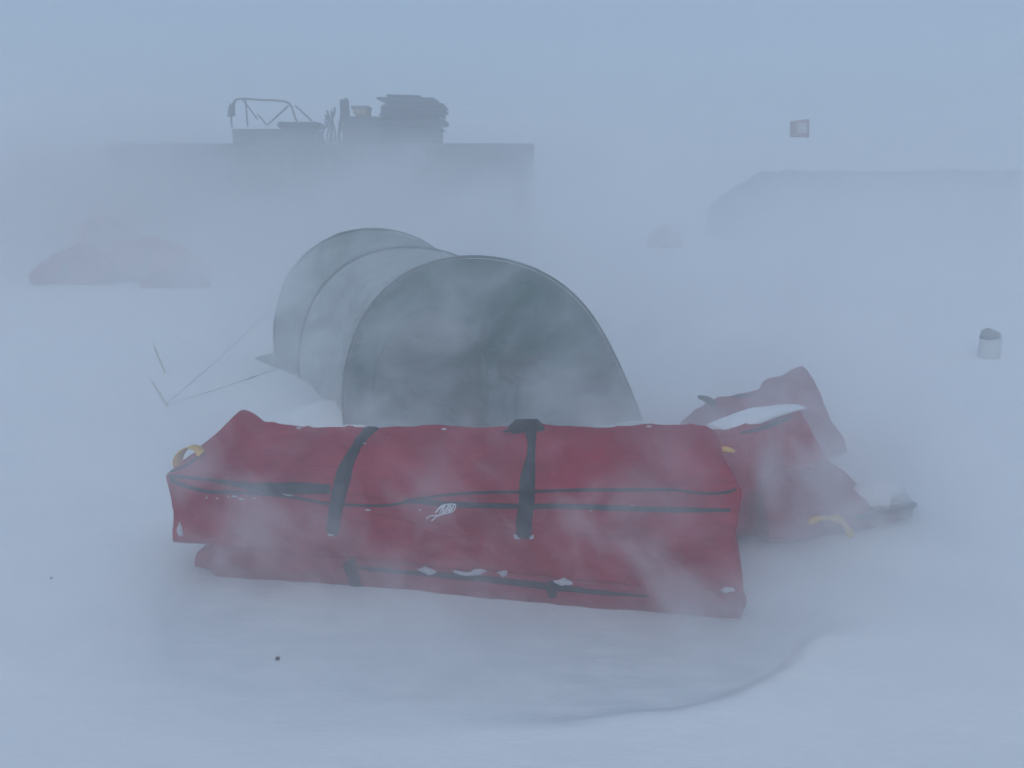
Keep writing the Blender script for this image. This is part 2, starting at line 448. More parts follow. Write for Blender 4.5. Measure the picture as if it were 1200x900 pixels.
# dark piping along the left end edge
strip(bu, [(200, 553), (212, 549), (226, 541), (240, 529)], [.01, .012, .012, .008], 'piping', M['zipm'], upb)
# frosted pull cord looped on the front
PC = []
scr = [(500, 607), (505, 604), (515, 602), (524, 598), (530, 595), (533, 589), (530, 596), (527, 598), (529, 590), (526, 597), (524, 597), (527, 590), (522, 597), (519, 600),
       (522, 591), (518, 596), (516, 600), (519, 592), (513, 597), (511, 599), (516, 593), (522, 590), (534, 590), (531, 598), (520, 601), (512, 605), (506, 609)]
for p in scr:
    h = hit(bu, *p)
    if h: PC.append(h[0] + h[1] * .008)
mb = MB(); mb.tube(spline(PC, 4), .0024, 5); mb.build('pull_cord', M['rime'], upb)
# rime tufts at strap ends and lower left corner
def crust(bvh, pix, name, parent=None, th=.012, m='thin', seedv=0):
    """a small crust of rime stuck on the cloth, outline on the surface"""
    c_ = Vector((sum(p[0] for p in pix) / len(pix), sum(p[1] for p in pix) / len(pix), 0))
    fine = spline([Vector((p[0], p[1], 0)) for p in pix + [pix[0]]], 5)[:-1]
    Vq = []; Fq = []; kk = len(fine)
    for s_, h_ in ((1.0, -.004), (.96, th * .5), (.75, th), (.4, th * 1.1)):
        for i, p in enumerate(fine):
            jx = 1 + .38 * noise.noise(Vector((i * .9, s_ * 3, seedv)))
            q = c_ + (p - c_) * s_ * jx
            hh = hit(bvh, q.x, q.y)
            if hh is None: hh = hit(bvh, c_.x, c_.y)
            if hh is None: return None
            Vq.append(hh[0] + hh[1] * (h_ * (1 + .4 * noise.noise(Vector((q.x * .3, q.y * .3, seedv))))))
    for r_ in range(3):
        for j in range(kk): Fq.append((r_ * kk + j, r_ * kk + (j + 1) % kk, (r_ + 1) * kk + (j + 1) % kk, (r_ + 1) * kk + j))
    Fq.append(tuple(3 * kk + j for j in range(kk)))
    o = link(name, Vq, Fq, M[m], parent)
    return o
for pz in ([(384, 624), (391, 622), (392, 627), (385, 628)], [(602, 627), (609, 625), (610, 631), (603, 631)], [(619, 628), (625, 627), (625, 631), (620, 631)],
           [(324, 575), (333, 577), (344, 581), (335, 580)], [(207, 621), (211, 612), (215, 626), (210, 628)]):
    crust(bu, pz, 'rime_tuft', upb, .006)
for i in range(16):
    px_ = random.choice([random.uniform(420, 840), random.uniform(240, 380)]); py_ = 595 + random.uniform(-3, 3) if px_ > 400 else 584 + random.uniform(-3, 3)
    w_ = random.uniform(1.2, 4); h_ = random.uniform(.6, 1.4)
    crust(bu, [(px_ - w_, py_), (px_, py_ - h_), (px_ + w_, py_ + .3), (px_ + w_ * .2, py_ + h_)], 'rime_tuft', upb, .004, seedv=i)
for (px_, py_) in ((612, 503), (628, 497), (432, 506), (425, 520), (760, 500), (700, 501), (520, 503), (350, 502)):
    crust(bu, [(px_ - 3, py_), (px_, py_ - .9), (px_ + 4, py_ + .2), (px_, py_ + 1)], 'rime_tuft', upb, .005, seedv=px_)
bal = bvh_of(ub, lb)
for pz in ([(489, 667), (500, 665), (512, 670), (503, 674)], [(528, 668), (548, 671), (572, 668), (560, 674), (540, 674)], [(582, 672), (596, 671), (590, 676)],
           [(648, 681), (662, 679), (672, 684), (656, 686)], [(842, 688), (856, 686), (862, 692), (848, 695)]):
    o = crust(bl if hit(bl, pz[0][0], pz[0][1]) else bal, pz, 'snow_patch', None, .014)
    if o: tag(o, kind='stuff')

# ------------------------------------------------------------------ sledges behind, at the right
# middle bag with snow lying on its top
A1 = gnd(858, 650); B1 = gnd(985, 603)
n1_ = plane(A1, B1).n
PF = plane(A1, B1, 0); PFm = plane(A1, B1, -.03); PR = plane(A1, B1, .06); PTp = plane(A1, B1, .26)
ro = empty('cargo_bag', (A1.x, A1.y, 0))
tag(ro, 'red cargo bag with snow along its top edge, right of the long bag', 'cargo bag')
r0 = [PF(852, 640), PF(905, 624), PF(985, 600)]
r1 = [PFm(846, 575), PFm(910, 565), PFm(975, 552)]
r2 = [PR(840, 522), PR(890, 512), PR(948, 502)]
r3 = [PTp(838, 502), PTp(880, 488), PTp(932, 474)]
r4 = [p + n1_ * .22 + Vector((0, 0, -.12)) for p in r3]
r5 = [p + n1_ * .42 for p in r0]
Vv, Ff = loft_bag([r0, r1, r2, r3, r4, r5], nu=60, nv=9, amp=.024, seed=6.2, endround=.05)
mbag = link('bag_body', Vv, Ff, M['red'], ro)
bm_ = bvh_of(mbag)
strip(bm_, [(868, 508), (890, 503), (910, 496), (928, 489)], [.01, .03, .03, .012], 'strap', M['black'], ro)
strip(bm_, [(846, 526), (853, 527), (860, 529)], [.02, .028, .014], 'pull_tab', M['yellow'], ro)
# snow slab lying along the top
sp = spline([p + Vector((0, 0, -.006)) - n1_ * .02 for p in (PTp(834, 500), PTp(862, 492), PTp(895, 481), PTp(933, 474))], 8)
Vv = []; Ff = []; K_ = 10
for i, p in enumerate(sp):
    u = i / (len(sp) - 1); hh = (.022 * math.sin(math.pi * min(1, u * .85 + .12)) + .006); wd = .085 * (.55 + .45 * math.sin(math.pi * min(1, u + .1)))
    for j in range(K_):
        a = 2 * math.pi * j / K_
        Vv.append(p + n1_ * (wd * math.cos(a)) + Vector((0, 0, max(-.012, hh * math.sin(a) + .006 * noise.noise(Vector((p.x * 14, p.y * 14, a)))))))
for i in range(len(sp) - 1):
    for j in range(K_): Ff.append((i * K_ + j, i * K_ + (j + 1) % K_, (i + 1) * K_ + (j + 1) % K_, (i + 1) * K_ + j))
Ff += [tuple(range(K_)), tuple((len(sp) - 1) * K_ + j for j in range(K_))[::-1]]
tag(link('snow_crust', Vv, Ff, M['snow']), kind='stuff')

# rear bag behind it, peaked
A2 = A1 + n1_ * .55; B2 = B1 + n1_ * .55
Q0 = plane(A2, B2, 0); Q1 = plane(A2, B2, .12); Q2 = plane(A2, B2, .30)
ro2 = empty('cargo_bag', (A2.x, A2.y, 0))
tag(ro2, 'peaked maroon cargo bag rising behind the snow-topped bag at right', 'cargo bag')
q3 = [Q2(840, 472), Q2(848, 464), Q2(862, 463), (Q2(884, 459)), Q2(905, 450), Q2(918, 446), Q2(928, 434), Q2(938, 428), Q2(948, 432), Q2(958, 452), Q2(966, 474)]
q0 = [Q0(852, 600), Q0(900, 585), Q0(1000, 560)]
q1 = [Q0(850, 520), Q0(900, 510), Q0(990, 515)]
q2 = [Q1(846, 490), Q1(890, 482), Q1(940, 468), Q1(972, 492)]
q4 = [p + n1_ * .25 + Vector((0, 0, -.15)) for p in q3]
q5 = [p + n1_ * .6 for p in q0]
Vv, Ff = loft_bag([q0, q1, q2, q3, q4, q5], nu=70, nv=9, amp=.026, seed=8.8, endround=.05)
rbag = link('bag_body', Vv, Ff, M['red2'], ro2)
br = bvh_of(rbag)
hh = Q2(824, 467)
mb = MB(); mb.tube(spline([Q2(819, 465), Q2(828, 468), Q2(836, 474), Q2(840, 484)], 5), [.010 + .012 * min(1, i / 6) for i in range(16)], 8)
mb.build('strap', M['black'], ro2)
strip(br, [(860, 466), (872, 464), (882, 463)], [.02, .035, .02], 'strap', M['black'], ro2)
# low sledge load running out to the right
A3 = gnd(905, 652); B3 = gnd(1046, 622)
n3_ = plane(A3, B3).n
C0 = plane(A3, B3, 0); C1 = plane(A3, B3, .08); C2 = plane(A3, B3, .30); C3 = plane(A3, B3, .42)
ro3 = empty('loaded_pulk', (A3.x, A3.y, 0))
tag(ro3, 'low pulk sledge with red load, yellow strap and snowy nose pointing right', 'pulk sledge')
s0 = [C0(905, 642), C0(960, 634), C0(1028, 618)]
s1 = [C0(900, 600), C0(960, 598), C0(1012, 600)]
s2 = [C1(905, 560), C1(960, 566), C1(1000, 580), C1(1026, 592)]
s3 = [C2(930, 525), C2(968, 536), C2(990, 552), C2(1006, 566), C2(1036, 592)]
s4 = [p + n3_ * .25 + Vector((0, 0, -.14)) for p in s3]
s5 = [p + n3_ * .55 for p in s0]
Vv, Ff = loft_bag([s0, s1, s2, s3, s4, s5], nu=60, nv=9, amp=.016, seed=12.5, endround=.04)
pbag = link('bag_body', Vv, Ff, M['red2'], ro3)
bp3 = bvh_of(pbag)
# moulded sledge nose
e0 = [C0(985, 640), C0(1030, 626), C0(1066, 616)]
e1 = [C0(985, 614), C0(1030, 606), C0(1069, 600)]
e2 = [C2(985, 604), C2(1030, 597), C2(1066, 594)]
e3 = [C2(990, 630), C2(1030, 618), C2(1062, 610)]
e0, e1, e2, e3 = [[p + Vector((0, 0, .035)) for p in e] for e in (e0, e1, e2, e3)]
Vv, Ff = loft_bag([e0, e1, e2, e3], nu=24, nv=7, amp=.006, seed=2.5, rnd=2, endround=.015)
link('sledge_nose', Vv, Ff, M['maroon'], ro3)
mb = MB()
rim = spline([C0(1000, 612) - n3_ * .01, C0(1035, 606) - n3_ * .012, C0(1068, 599) - n3_ * .005, C1(1070, 597), C2(1066, 594)], 6)
mb.tube([p + Vector((0, 0, .03)) for p in rim], .012, 8); mb.build('sledge_rim', M['black'], ro3)
# snow heaped on the nose
sp = [C1(1006, 606), C1(1022, 602), C1(1040, 598), C1(1060, 597)]
Vv = []; Ff = []; K_ = 14; NN_ = 9
c0 = C1(1036, 596) + n3_ * .045 + Vector((0, 0, .03))
for i in range(NN_ + 1):
    ph = i / NN_ * math.pi / 2
    for j in range(K_):
        a = 2 * math.pi * j / K_
        rr_ = 1 + .6 * noise.noise(Vector((math.cos(a) * 2, math.sin(a) * 2, i * .3)))
        q = c0 + C0.t * (.16 * math.cos(a) * math.cos(ph) * rr_) + n3_ * (.09 * math.sin(a) * math.cos(ph) * rr_) + Vector((0, 0, .10 * math.sin(ph) + .012 * noise.noise(Vector((a, ph * 4, 3)))))
        Vv.append(q)
for i in range(NN_):
    for j in range(K_): Ff.append((i * K_ + j, i * K_ + (j + 1) % K_, (i + 1) * K_ + (j + 1) % K_, (i + 1) * K_ + j))
Ff.append(tuple(range(K_)))
tag(link('snow_crust', Vv, Ff, M['snow']), kind='stuff')
crust(bp3, [(1006, 575), (1018, 574), (1026, 577), (1014, 578)], 'rime_tuft', ro3, .008)
crust(bp3, [(1010, 566), (1015, 568), (1016, 573), (1012, 570)], 'rime_tuft', ro3, .008)
# yellow strap loop, limp on the load's foot
CF = plane(A3, B3, -.05)
cen = spline([CF(*p) for p in ((948, 612), (960, 608), (975, 607), (986, 610), (992, 618), (997, 627), (998, 633))], 6)
mbv = []; mbf = []
for i, p in enumerate(cen):
    t = (cen[min(i + 1, len(cen) - 1)] - cen[max(i - 1, 0)]).normalized()
    side = t.cross(n3_).normalized() * (.014 + .005 * math.sin(i * .5)); nn = n3_ * .003
    for q in (p - side - nn, p + side - nn, p + side + nn, p - side + nn): mbv.append(q)
for i in range(len(cen) - 1):
    for j in range(4): mbf.append((i * 4 + j, i * 4 + (j + 1) % 4, (i + 1) * 4 + (j + 1) % 4, (i + 1) * 4 + j))
mbf += [(0, 1, 2, 3), tuple((len(cen) - 1) * 4 + j for j in (3, 2, 1, 0))]
link('strap', mbv, mbf, M['yellow'], ro3)

# ------------------------------------------------------------------ tunnel tent
TL = gnd(403, 512); TR = gnd(755, 508)
ax_b = gnd(312, 408) - gnd(403, 512); 
ctr = (TL + TR) / 2; wF = (TR - TL).length / 2; tdir = (TR - TL).normalized()
ax = Vector((ax_b.x, ax_b.y, 0)); Lt = ax.length; ax.normalize()
topF = atY(570, 303, ctr.y).z
tent = empty('tunnel_tent', (ctr.x, ctr.y, 0))
tag(tent, 'green-grey tunnel tent half lost in blowing snow behind the long red bag', 'tent')
NS = 60; NA = 72
def arch(t):          # t along the tent in metres: centre, half width, height, with the cloth drawn in between poles
    poles = [0, 1.42, Lt * .80]
    u = t / Lt
    w = wF * (.985 + .03 * u); h = topF * (1.0 + .03 * u - .055 * math.sin(math.pi * min(1, t / (Lt * .8))))
    sag = 0
    for a, b_ in zip(poles[:-1], poles[1:]):
        if a < t < b_: sag = .05 * math.sin(math.pi * (t - a) / (b_ - a)) * min(1, (b_ - a))
    if t > poles[-1]:
        k_ = (t - poles[-1]) / (Lt - poles[-1]); s_ = math.sqrt(max(0.0, 1 - k_ ** 2 * .96)); w *= .35 + .65 * s_; h *= s_
    return w * (1 - sag * .7), h * (1 - sag)
def tpt(t, a, extra=0):
    w, h = arch(t); w += extra; h += extra
    f = a / math.pi                                    # 0 at the right foot, 1 at the left foot, which curls in
    u = -.05 + (math.pi + .27) * f
    s0 = math.sin(.05) * (1 - f) + math.sin(.22) * f
    ca, sa = math.cos(u), math.sin(u); zf = max(0, (sa + s0) / 1.13)
    x = ca * w * (1.01 - (.11 if ca > 0 else .03) * math.sin(math.pi * min(1, zf)))
    lean = (-.085 + .09 * t / Lt) * zf ** 1.6                           # pushed over by the wind
    return ctr + tdir * (x + lean) + ax * t + Vector((0, 0, zf * h))
POL = [0, 1.42, Lt * .80]
def skin(t0, t1, name, m, ns, edge0=True):
    Vv = []; Ff = []
    for i in range(ns + 1):
        t = t0 + (t1 - t0) * i / ns
        for j in range(NA + 1):
            a = math.pi * j / NA
            p = tpt(t, a)
            w = noise.noise(p * 1.6) * .035 + noise.noise(p * 4 + Vector((5, 0, 0))) * .02 + .010 * abs(noise.noise(Vector((t * 3 + a * 1.2, a * 7, 2)))) + (1 - abs(noise.noise(Vector((t * 5, a * 2.2, 1))) * 3)) * .010
            fade = min(1, min(t - t0, t1 - t) / .15 + .1)
            p = p + (p - (ctr + ax * t)).normalized() * w * fade
            Vv.append(p)
    for i in range(ns):
        for j in range(NA): Ff.append((i * (NA + 1) + j, i * (NA + 1) + j + 1, (i + 1) * (NA + 1) + j + 1, (i + 1) * (NA + 1) + j))
    return link(name, Vv, Ff, m, tent)
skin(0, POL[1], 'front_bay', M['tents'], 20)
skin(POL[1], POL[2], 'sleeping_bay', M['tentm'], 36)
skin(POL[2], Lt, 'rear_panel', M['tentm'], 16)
for t in POL:
    mb = MB(); mb.tube([tpt(t, math.pi * j / 80, .012) for j in range(81)], .009, 8); mb.build('pole_sleeve', M['seam'], tent)
# front vestibule: a bulging panel from the first arch down to the ground ahead of it
Vv = []; Ff = []; NR = 18
for i in range(NR + 1):
    s_ = i / NR
    for j in range(NA + 1):
        a = math.pi * j / NA; p = tpt(0, a)
        q = ctr + (p - ctr) * (1 - s_)
        out = .34 * (1 - (1 - s_) ** 2) * (1 - .25 * math.sin(a))
        q = q - ax * out * (math.sin(a) ** .5 if s_ < 1 else 1)
        w = noise.noise(q * 2.2 + Vector((3, 3, 3))) * .045 + (1 - abs(noise.noise(Vector((a * 5, s_ * 2, 4))) * 3)) * .018
        Vv.append(q - ax * w * min(1, s_ * 4))
for i in range(NR):
    for j in range(NA): Ff.append((i * (NA + 1) + j, i * (NA + 1) + j + 1, (i + 1) * (NA + 1) + j + 1, (i + 1) * (NA + 1) + j))
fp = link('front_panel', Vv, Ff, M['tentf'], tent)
bf = bvh_of(fp)
# dark door panel and vent on the front
def patch(bvh, outline, name, m, parent, off=.006, rings=(1, .66, .33)):
    fine = spline([Vector((p[0], p[1], 0)) for p in outline + [outline[0]]], 6)[:-1]
    c_ = sum(fine, Vector()) / len(fine); Vq = []; Fq = []; kk = len(fine)
    for s_ in rings:
        for p in fine:
            q = c_ + (p - c_) * s_; hh = hit(bvh, q.x, q.y)
            if not hh: return None
            Vq.append(hh[0] + hh[1] * (off if s_ < 1 else -.002))
    for r_ in range(len(rings) - 1):
        for j in range(kk): Fq.append((r_ * kk + j, r_ * kk + (j + 1) % kk, (r_ + 1) * kk + (j + 1) % kk, (r_ + 1) * kk + j))
    Fq.append(tuple((len(rings) - 1) * kk + j for j in range(kk)))
    return link(name, Vq, Fq, m, parent)
patch(bf, [(440, 492), (442, 440), (462, 390), (500, 365), (540, 372), (560, 410), (566, 455), (566, 492)], 'door', M['tentd'], tent, .007, (1, .97, .7, .4, .15))
patch(bf, [(585, 445), (582, 425), (596, 410), (618, 412), (632, 430), (634, 446), (610, 452)], 'vent', M['tentd'], tent, .012, (1, .9, .6, .3))
patch(bf, [(680, 490), (672, 455), (690, 425), (712, 445), (728, 490)], 'side_window', M['tentd'], tent, .008, (1, .94, .6, .3))
# zip line over the door
strip(bf, [(436, 494), (438, 440), (460, 386), (500, 360), (544, 368), (566, 408), (571, 455), (572, 494)], [.016] * 8, 'door_zip', M['tentf'], tent, thick=.004)
# valance pegged along the left side
Vv = []; Ff = []
for i in range(31):
    t = Lt * .85 * i / 30; p = tpt(t, math.pi)
    o_ = -tdir
    Vv += [p + Vector((0, 0, .05)), p + o_ * .14 + Vector((0, 0, .025 + .015 * noise.noise(Vector((t * 3, 0, 0))))), p + o_ * .26 + Vector((0, 0, -.02))]
for i in range(30):
    for j in range(2): Ff.append((i * 3 + j, i * 3 + j + 1, (i + 1) * 3 + j + 1, (i + 1) * 3 + j))
link('snow_valance', Vv, Ff, M['tents'], tent)

# pegs and guy lines at the left
g1 = gnd(197, 478); t1 = atY(178, 446, g1.y + .02)
g2 = gnd(195, 440); t2 = atY(180, 405, g2.y + .02)
for (g_, t_, lab) in ((g1, t1, 'nearer thin snow peg leaning left, holding the tent guy lines'), (g2, t2, 'farther thin snow peg leaning left, up-slope of the other peg')):
    mb = MB(); d_ = (t_ - g_)
    # V section peg
    s_ = d_.cross(Vector((0, 1, 0))).normalized() * .008; bk_ = Vector((0, .007, 0))
    lo_ = g_ - d_ * .25; Vp = []
    for p in (lo_, t_):
        Vp += [p - s_, p - bk_ , p + s_, p + s_ * .8 + bk_ * .4, p + bk_ * -.5, p - s_ * .8 + bk_ * .4]
    Fp = [(j, (j + 1) % 6, 6 + (j + 1) % 6, 6 + j) for j in range(6)] + [tuple(range(6)), tuple(range(11, 5, -1))]
    o = link('snow_peg', Vp, Fp, M['wood'], None, smooth=False)
    tag(o, lab, 'tent peg', 'pegs beside the tent')
def guy(a, b_, sag=.02):
    mb = MB(); pts = []
    for i in range(25):
        u = i / 24; p = a.lerp(b_, u); p.z -= sag * math.sin(math.pi * u); pts.append(p)
    mb.tube(pts, .003, 5); return mb, pts
tp1 = tpt(0.9, math.pi * .87, .015); tp2 = tpt(Lt * .8, math.pi * .84, .015)
pegtop = g1 + (t1 - g1) * .12
mb, pts = guy(pegtop, tp1); go = mb.build('guy_line', M['cord'], tent)
mt = MB(); a_ = pts[13]; b_ = pts[14]; mt.tube([a_, a_.lerp(b_, .8)], .007, 6); mt.build('line_tensioner', M['zipm'], go)
mb, pts = guy(pegtop + Vector((0, 0, .005)), tp2); mb.build('guy_line', M['cord'], tent)

# ------------------------------------------------------------------ far camp
DC = 17.0
def fx(px, Y): return (atY(px, HORIZON, Y)).x
def fz(py, Y): return atY(600, py, Y).z
# long container
x0, x1 = fx(131, DC), fx(626, DC); zt = fz(168, DC); D2 = DC + 2.4
con = empty('freight_container', ((x0 + x1) / 2, DC, 0))
tag(con, 'long dark freight container carrying cargo on its roof, fading into drift', 'container')
mb = MB()
Vp = []; Fp = []                      # corrugated long wall
nc = int((x1 - x0) / .07); prof = [0, 0, .04, .04]
for i in range(nc + 1):
    x = x0 + .12 + (x1 - x0 - .24) * i / nc; y = DC + .02 + prof[i % 4]
    Vp += [(x, y, .2), (x, y, zt - .12)]
for i in range(nc): Fp.append((2 * i, 2 * i + 2, 2 * i + 3, 2 * i + 1))
link('corrugated_wall', Vp, Fp, M['steel'], con, smooth=False)
mb.box((x0 + .1, DC + .12, .1), (x1 - .1, D2, zt - .06)); mb.build('container_body', M['steel'], con, False)
mb = MB(); mb.box((x0, DC, zt - .13), (x1, DC + .14, zt), bev=.01); mb.build('top_rail', M['steel2'], con, False)
mb = MB(); mb.box((x0, DC, .05), (x1, DC + .14, .2), bev=.01); mb.build('bottom_rail', M['steel2'], con, False)
for xx in (x0, x1 - .16):
    mb = MB(); mb.box((xx, DC - .003, 0), (xx + .16, DC + .16, zt - .135), bev=.01); mb.build('corner_post', M['steel'], con, False)
xm = fx(505, DC)
mb = MB(); mb.box((xm, DC - .03, .3), (x1 - .25, DC + .015, zt - .16), bev=.01); mb.build('side_door', M['dark'], con, False)

# tubular frame sledge on the roof
Y = DC + .5
P = lambda px, py, dy=0: atY(px, py, Y + dy)
fr = empty('cargo_sledge', (fx(315, Y), Y, zt))
tag(fr, 'bent tube frame on a flat sledge bed, on the roof left end', 'sledge')
mb = MB(); a_ = P(271, 148); b_ = P(368, 166); mb.box((a_.x, Y, zt + .002), (b_.x, Y + 1.0, a_.z - .05), bev=.02)
mb.build('bed', M['steel2'], fr, False)
mb = MB(); a2 = P(322, 143); mb.box((a2.x, Y + .1, a_.z - .048), (b_.x + .12, Y + .8, a2.z), jit=.03, bev=.04); mb.build('load', M['dark'], fr, False)
for dy in (0, .9):
    mb = MB(); mb.tube(spline([P(272, 150, dy), P(271, 138, dy), P(273, 122, dy), P(280, 116, dy), P(305, 117, dy), P(334, 119, dy), P(342, 126, dy), P(346, 138, dy), P(351, 146, dy)], 5), .022, 8)
    mb.build('frame_tube', M['steel2'], fr)
for (p_, q_) in (((284, 116), (302, 140)), ((276, 118), (271, 132)), ((302, 134), (313, 147)), ((338, 124), (314, 146)), ((346, 124), (366, 142)), ((288, 118), (290, 148))):
    mb = MB(); mb.tube([P(*p_, .02), P(*q_, .02)], .018, 6); mb.build('brace', M['steel2'], fr)
mb = MB(); mb.tube([P(272, 122), P(271, 136), P(273, 128)], [.06, .09, .05], 8); mb.build('padding', M['dark'], fr)

# cargo heap on the roof, right of the frame
def slab(name, px0, px1, py0, py1, dy, dep, m, label, cat='crate', group='cargo stacked on the container roof', jit=.03, bev=.03, lid=False):
    a_ = P(px0, py0, dy); b_ = P(px1, py1, dy)
    o = empty(name, ((a_.x + b_.x) / 2, Y + dy, b_.z)); tag(o, label, cat, group)
    mb = MB(); mb.box((a_.x, Y + dy, b_.z + .004), (b_.x, Y + dy + dep, a_.z), jit=jit, bev=bev); mb.build('crate_body' if cat == 'crate' else 'body', m, o, False)
    return o, a_, b_
o, a_, b_ = slab('wooden_crate', 400, 448, 137, 168, 0, .9, M['steel2'], 'wide grey crate at the left foot of the roof cargo')
mb = MB(); mb.box((a_.x - .02, Y - .02, (a_.z + b_.z) / 2 - .03), (b_.x + .02, Y - .005, (a_.z + b_.z) / 2 + .03)); mb.build('batten', M['crate'], o, False)
o, a_, b_ = slab('wooden_crate', 412, 431, 125, 136.6, .1, .5, M['tan'], 'small yellowish box on top of the wide grey crate')
mb = MB(); mb.box((a_.x - .01, Y + .09, a_.z - .05), (b_.x + .01, Y + .61, a_.z + .02), bev=.005); mb.build('lid', M['crate'], o, False)
# upright drum
c_ = P(404.5, 136.6, .2); tz = P(404.5, 117, .2).z; rd = (P(410, 120).x - P(399, 120).x) / 2
o = empty('fuel_drum', (c_.x, c_.y, c_.z)); tag(o, 'dark upright drum standing left of the small yellowish box', 'drum')
mb = MB(); mb.tube([Vector((c_.x, c_.y, c_.z + (tz - c_.z) * k_)) for k_ in (0, .04, .3, .33, .36, .65, .68, .71, .96, 1)], [rd * q for q in (.96, 1, 1, 1.05, 1, 1, 1.05, 1, 1, .93)], 20); mb.build('drum_body', M['dark'], o)
mb = MB(); mb.tube([Vector((c_.x + rd * .4, c_.y - rd * .3, tz)), Vector((c_.x + rd * .4, c_.y - rd * .3, tz + .03))], .04, 10); mb.build('bung', M['steel2'], o)
o, a_, b_ = slab('wooden_crate', 449, 513, 152, 168, .1, 1.2, M['dark'], 'low dark case under the stack of flat boards')
mb = MB(); mb.box((a_.x - .02, Y + .075, a_.z - .1), (b_.x + .02, Y + .095, a_.z - .04)); mb.build('strap', M['black'], o, False)
# the big ragged bundle: layered boards with their ends sticking out
bd = empty('board_stack', (P(480, 152, .1).x, Y + .1, P(480, 152).z))
tag(bd, 'tall dark stack of flat boards with ragged right ends on the roof', 'stack of boards')
rows = [(448, 517, 148.5, 151.8), (446, 512, 145, 148.5), (449, 521, 141, 145), (446, 511, 137, 141), (444, 514, 134, 137), (447, 517, 130.5, 134), (446, 521, 127.5, 130.5), (447, 516, 124.5, 127.5), (448, 520, 121.5, 124.5), (451, 513, 118.5, 121.5), (446, 511, 116, 118.5), (441, 509, 113.6, 116)]
for i, (p0, p1, t_, b0) in enumerate(rows):
    a_ = P(p0, t_, .1); b_ = P(p1, b0, .1); mb = MB()
    mb.box((a_.x, Y + .1 + random.uniform(-.05, .05), b_.z + .003), (b_.x, Y + 1.3, a_.z), jit=.018, bev=.008); mb.build('board', M['dark'] if i % 2 else M['steel2'], bd, False)
a_ = P(452, 111, .1); b_ = P(492, 113.6, .1); mb = MB(); mb.box((a_.x, Y + .2, b_.z + .003), (b_.x, Y + 1.2, a_.z), jit=.02, bev=.01); mb.build('top_board', M['dark'], bd, False)
# bundled thin rods leaning left of the crates
bun = empty('rod_bundle', (P(388, 166).x, Y + .3, zt)); tag(bun, 'loose bundle of thin bent rods left of the fuel drum', 'rods')
for i in range(9):
    bx_ = 381 + i * 2.6; mb = MB()
    mb.tube(spline([P(bx_, 167, .3), P(bx_ + random.uniform(-3, 3), 155, .3), P(bx_ + random.uniform(-5, 4), 143, .35), P(bx_ + random.uniform(-4, 5), random.uniform(124, 138), .3)], 4), .022, 6); mb.build('rod', M['steel2'], bun)

# long low shelter at the right
Y2 = 22.0
xa, xb = fx(850, Y2), fx(1197, Y2); zt2 = fz(201, Y2)
sh = empty('low_shelter', ((xa + xb) / 2, Y2, 0)); tag(sh, 'long low dark shelter barely visible at the right behind the drift', 'shelter')
Vp = []; Fp = []; n_ = 40
for i in range(n_ + 1):
    x = xa + (xb - xa) * i / n_; z_ = zt2 * (1 + .09 * noise.noise(Vector((i * .35, 0, 0)))) * (.55 + .45 * min(1, i / 5))
    for (yy, zz) in ((0, -.1), (0, z_ * .55), (.25, z_ * .9), (.7, z_), (1.6, z_ * .85), (2.2, -.1)): Vp.append((x, Y2 + yy, zz))
for i in range(n_):
    for j in range(5): Fp.append((i * 6 + j, i * 6 + j + 1, (i + 1) * 6 + j + 1, (i + 1) * 6 + j))
Fp += [tuple(range(6)), tuple(n_ * 6 + j for j in range(6))[::-1]]
link('shelter_skin', Vp, Fp, M['steel'], sh)
mb = MB(); xx = fx(1176, Y2); mb.box((xx, Y2 - .15, 0), (fx(1192, Y2), Y2 + .1, zt2 + .02), bev=.03); mb.build('end_post', M['dark'], sh, False)
mb = MB(); mb.tube([(xa + 2.2, Y2 + .7, zt2 * .99), (xb, Y2 + .7, zt2 + .01)], .03, 6); mb.build('ridge_pole', M['steel2'], sh)

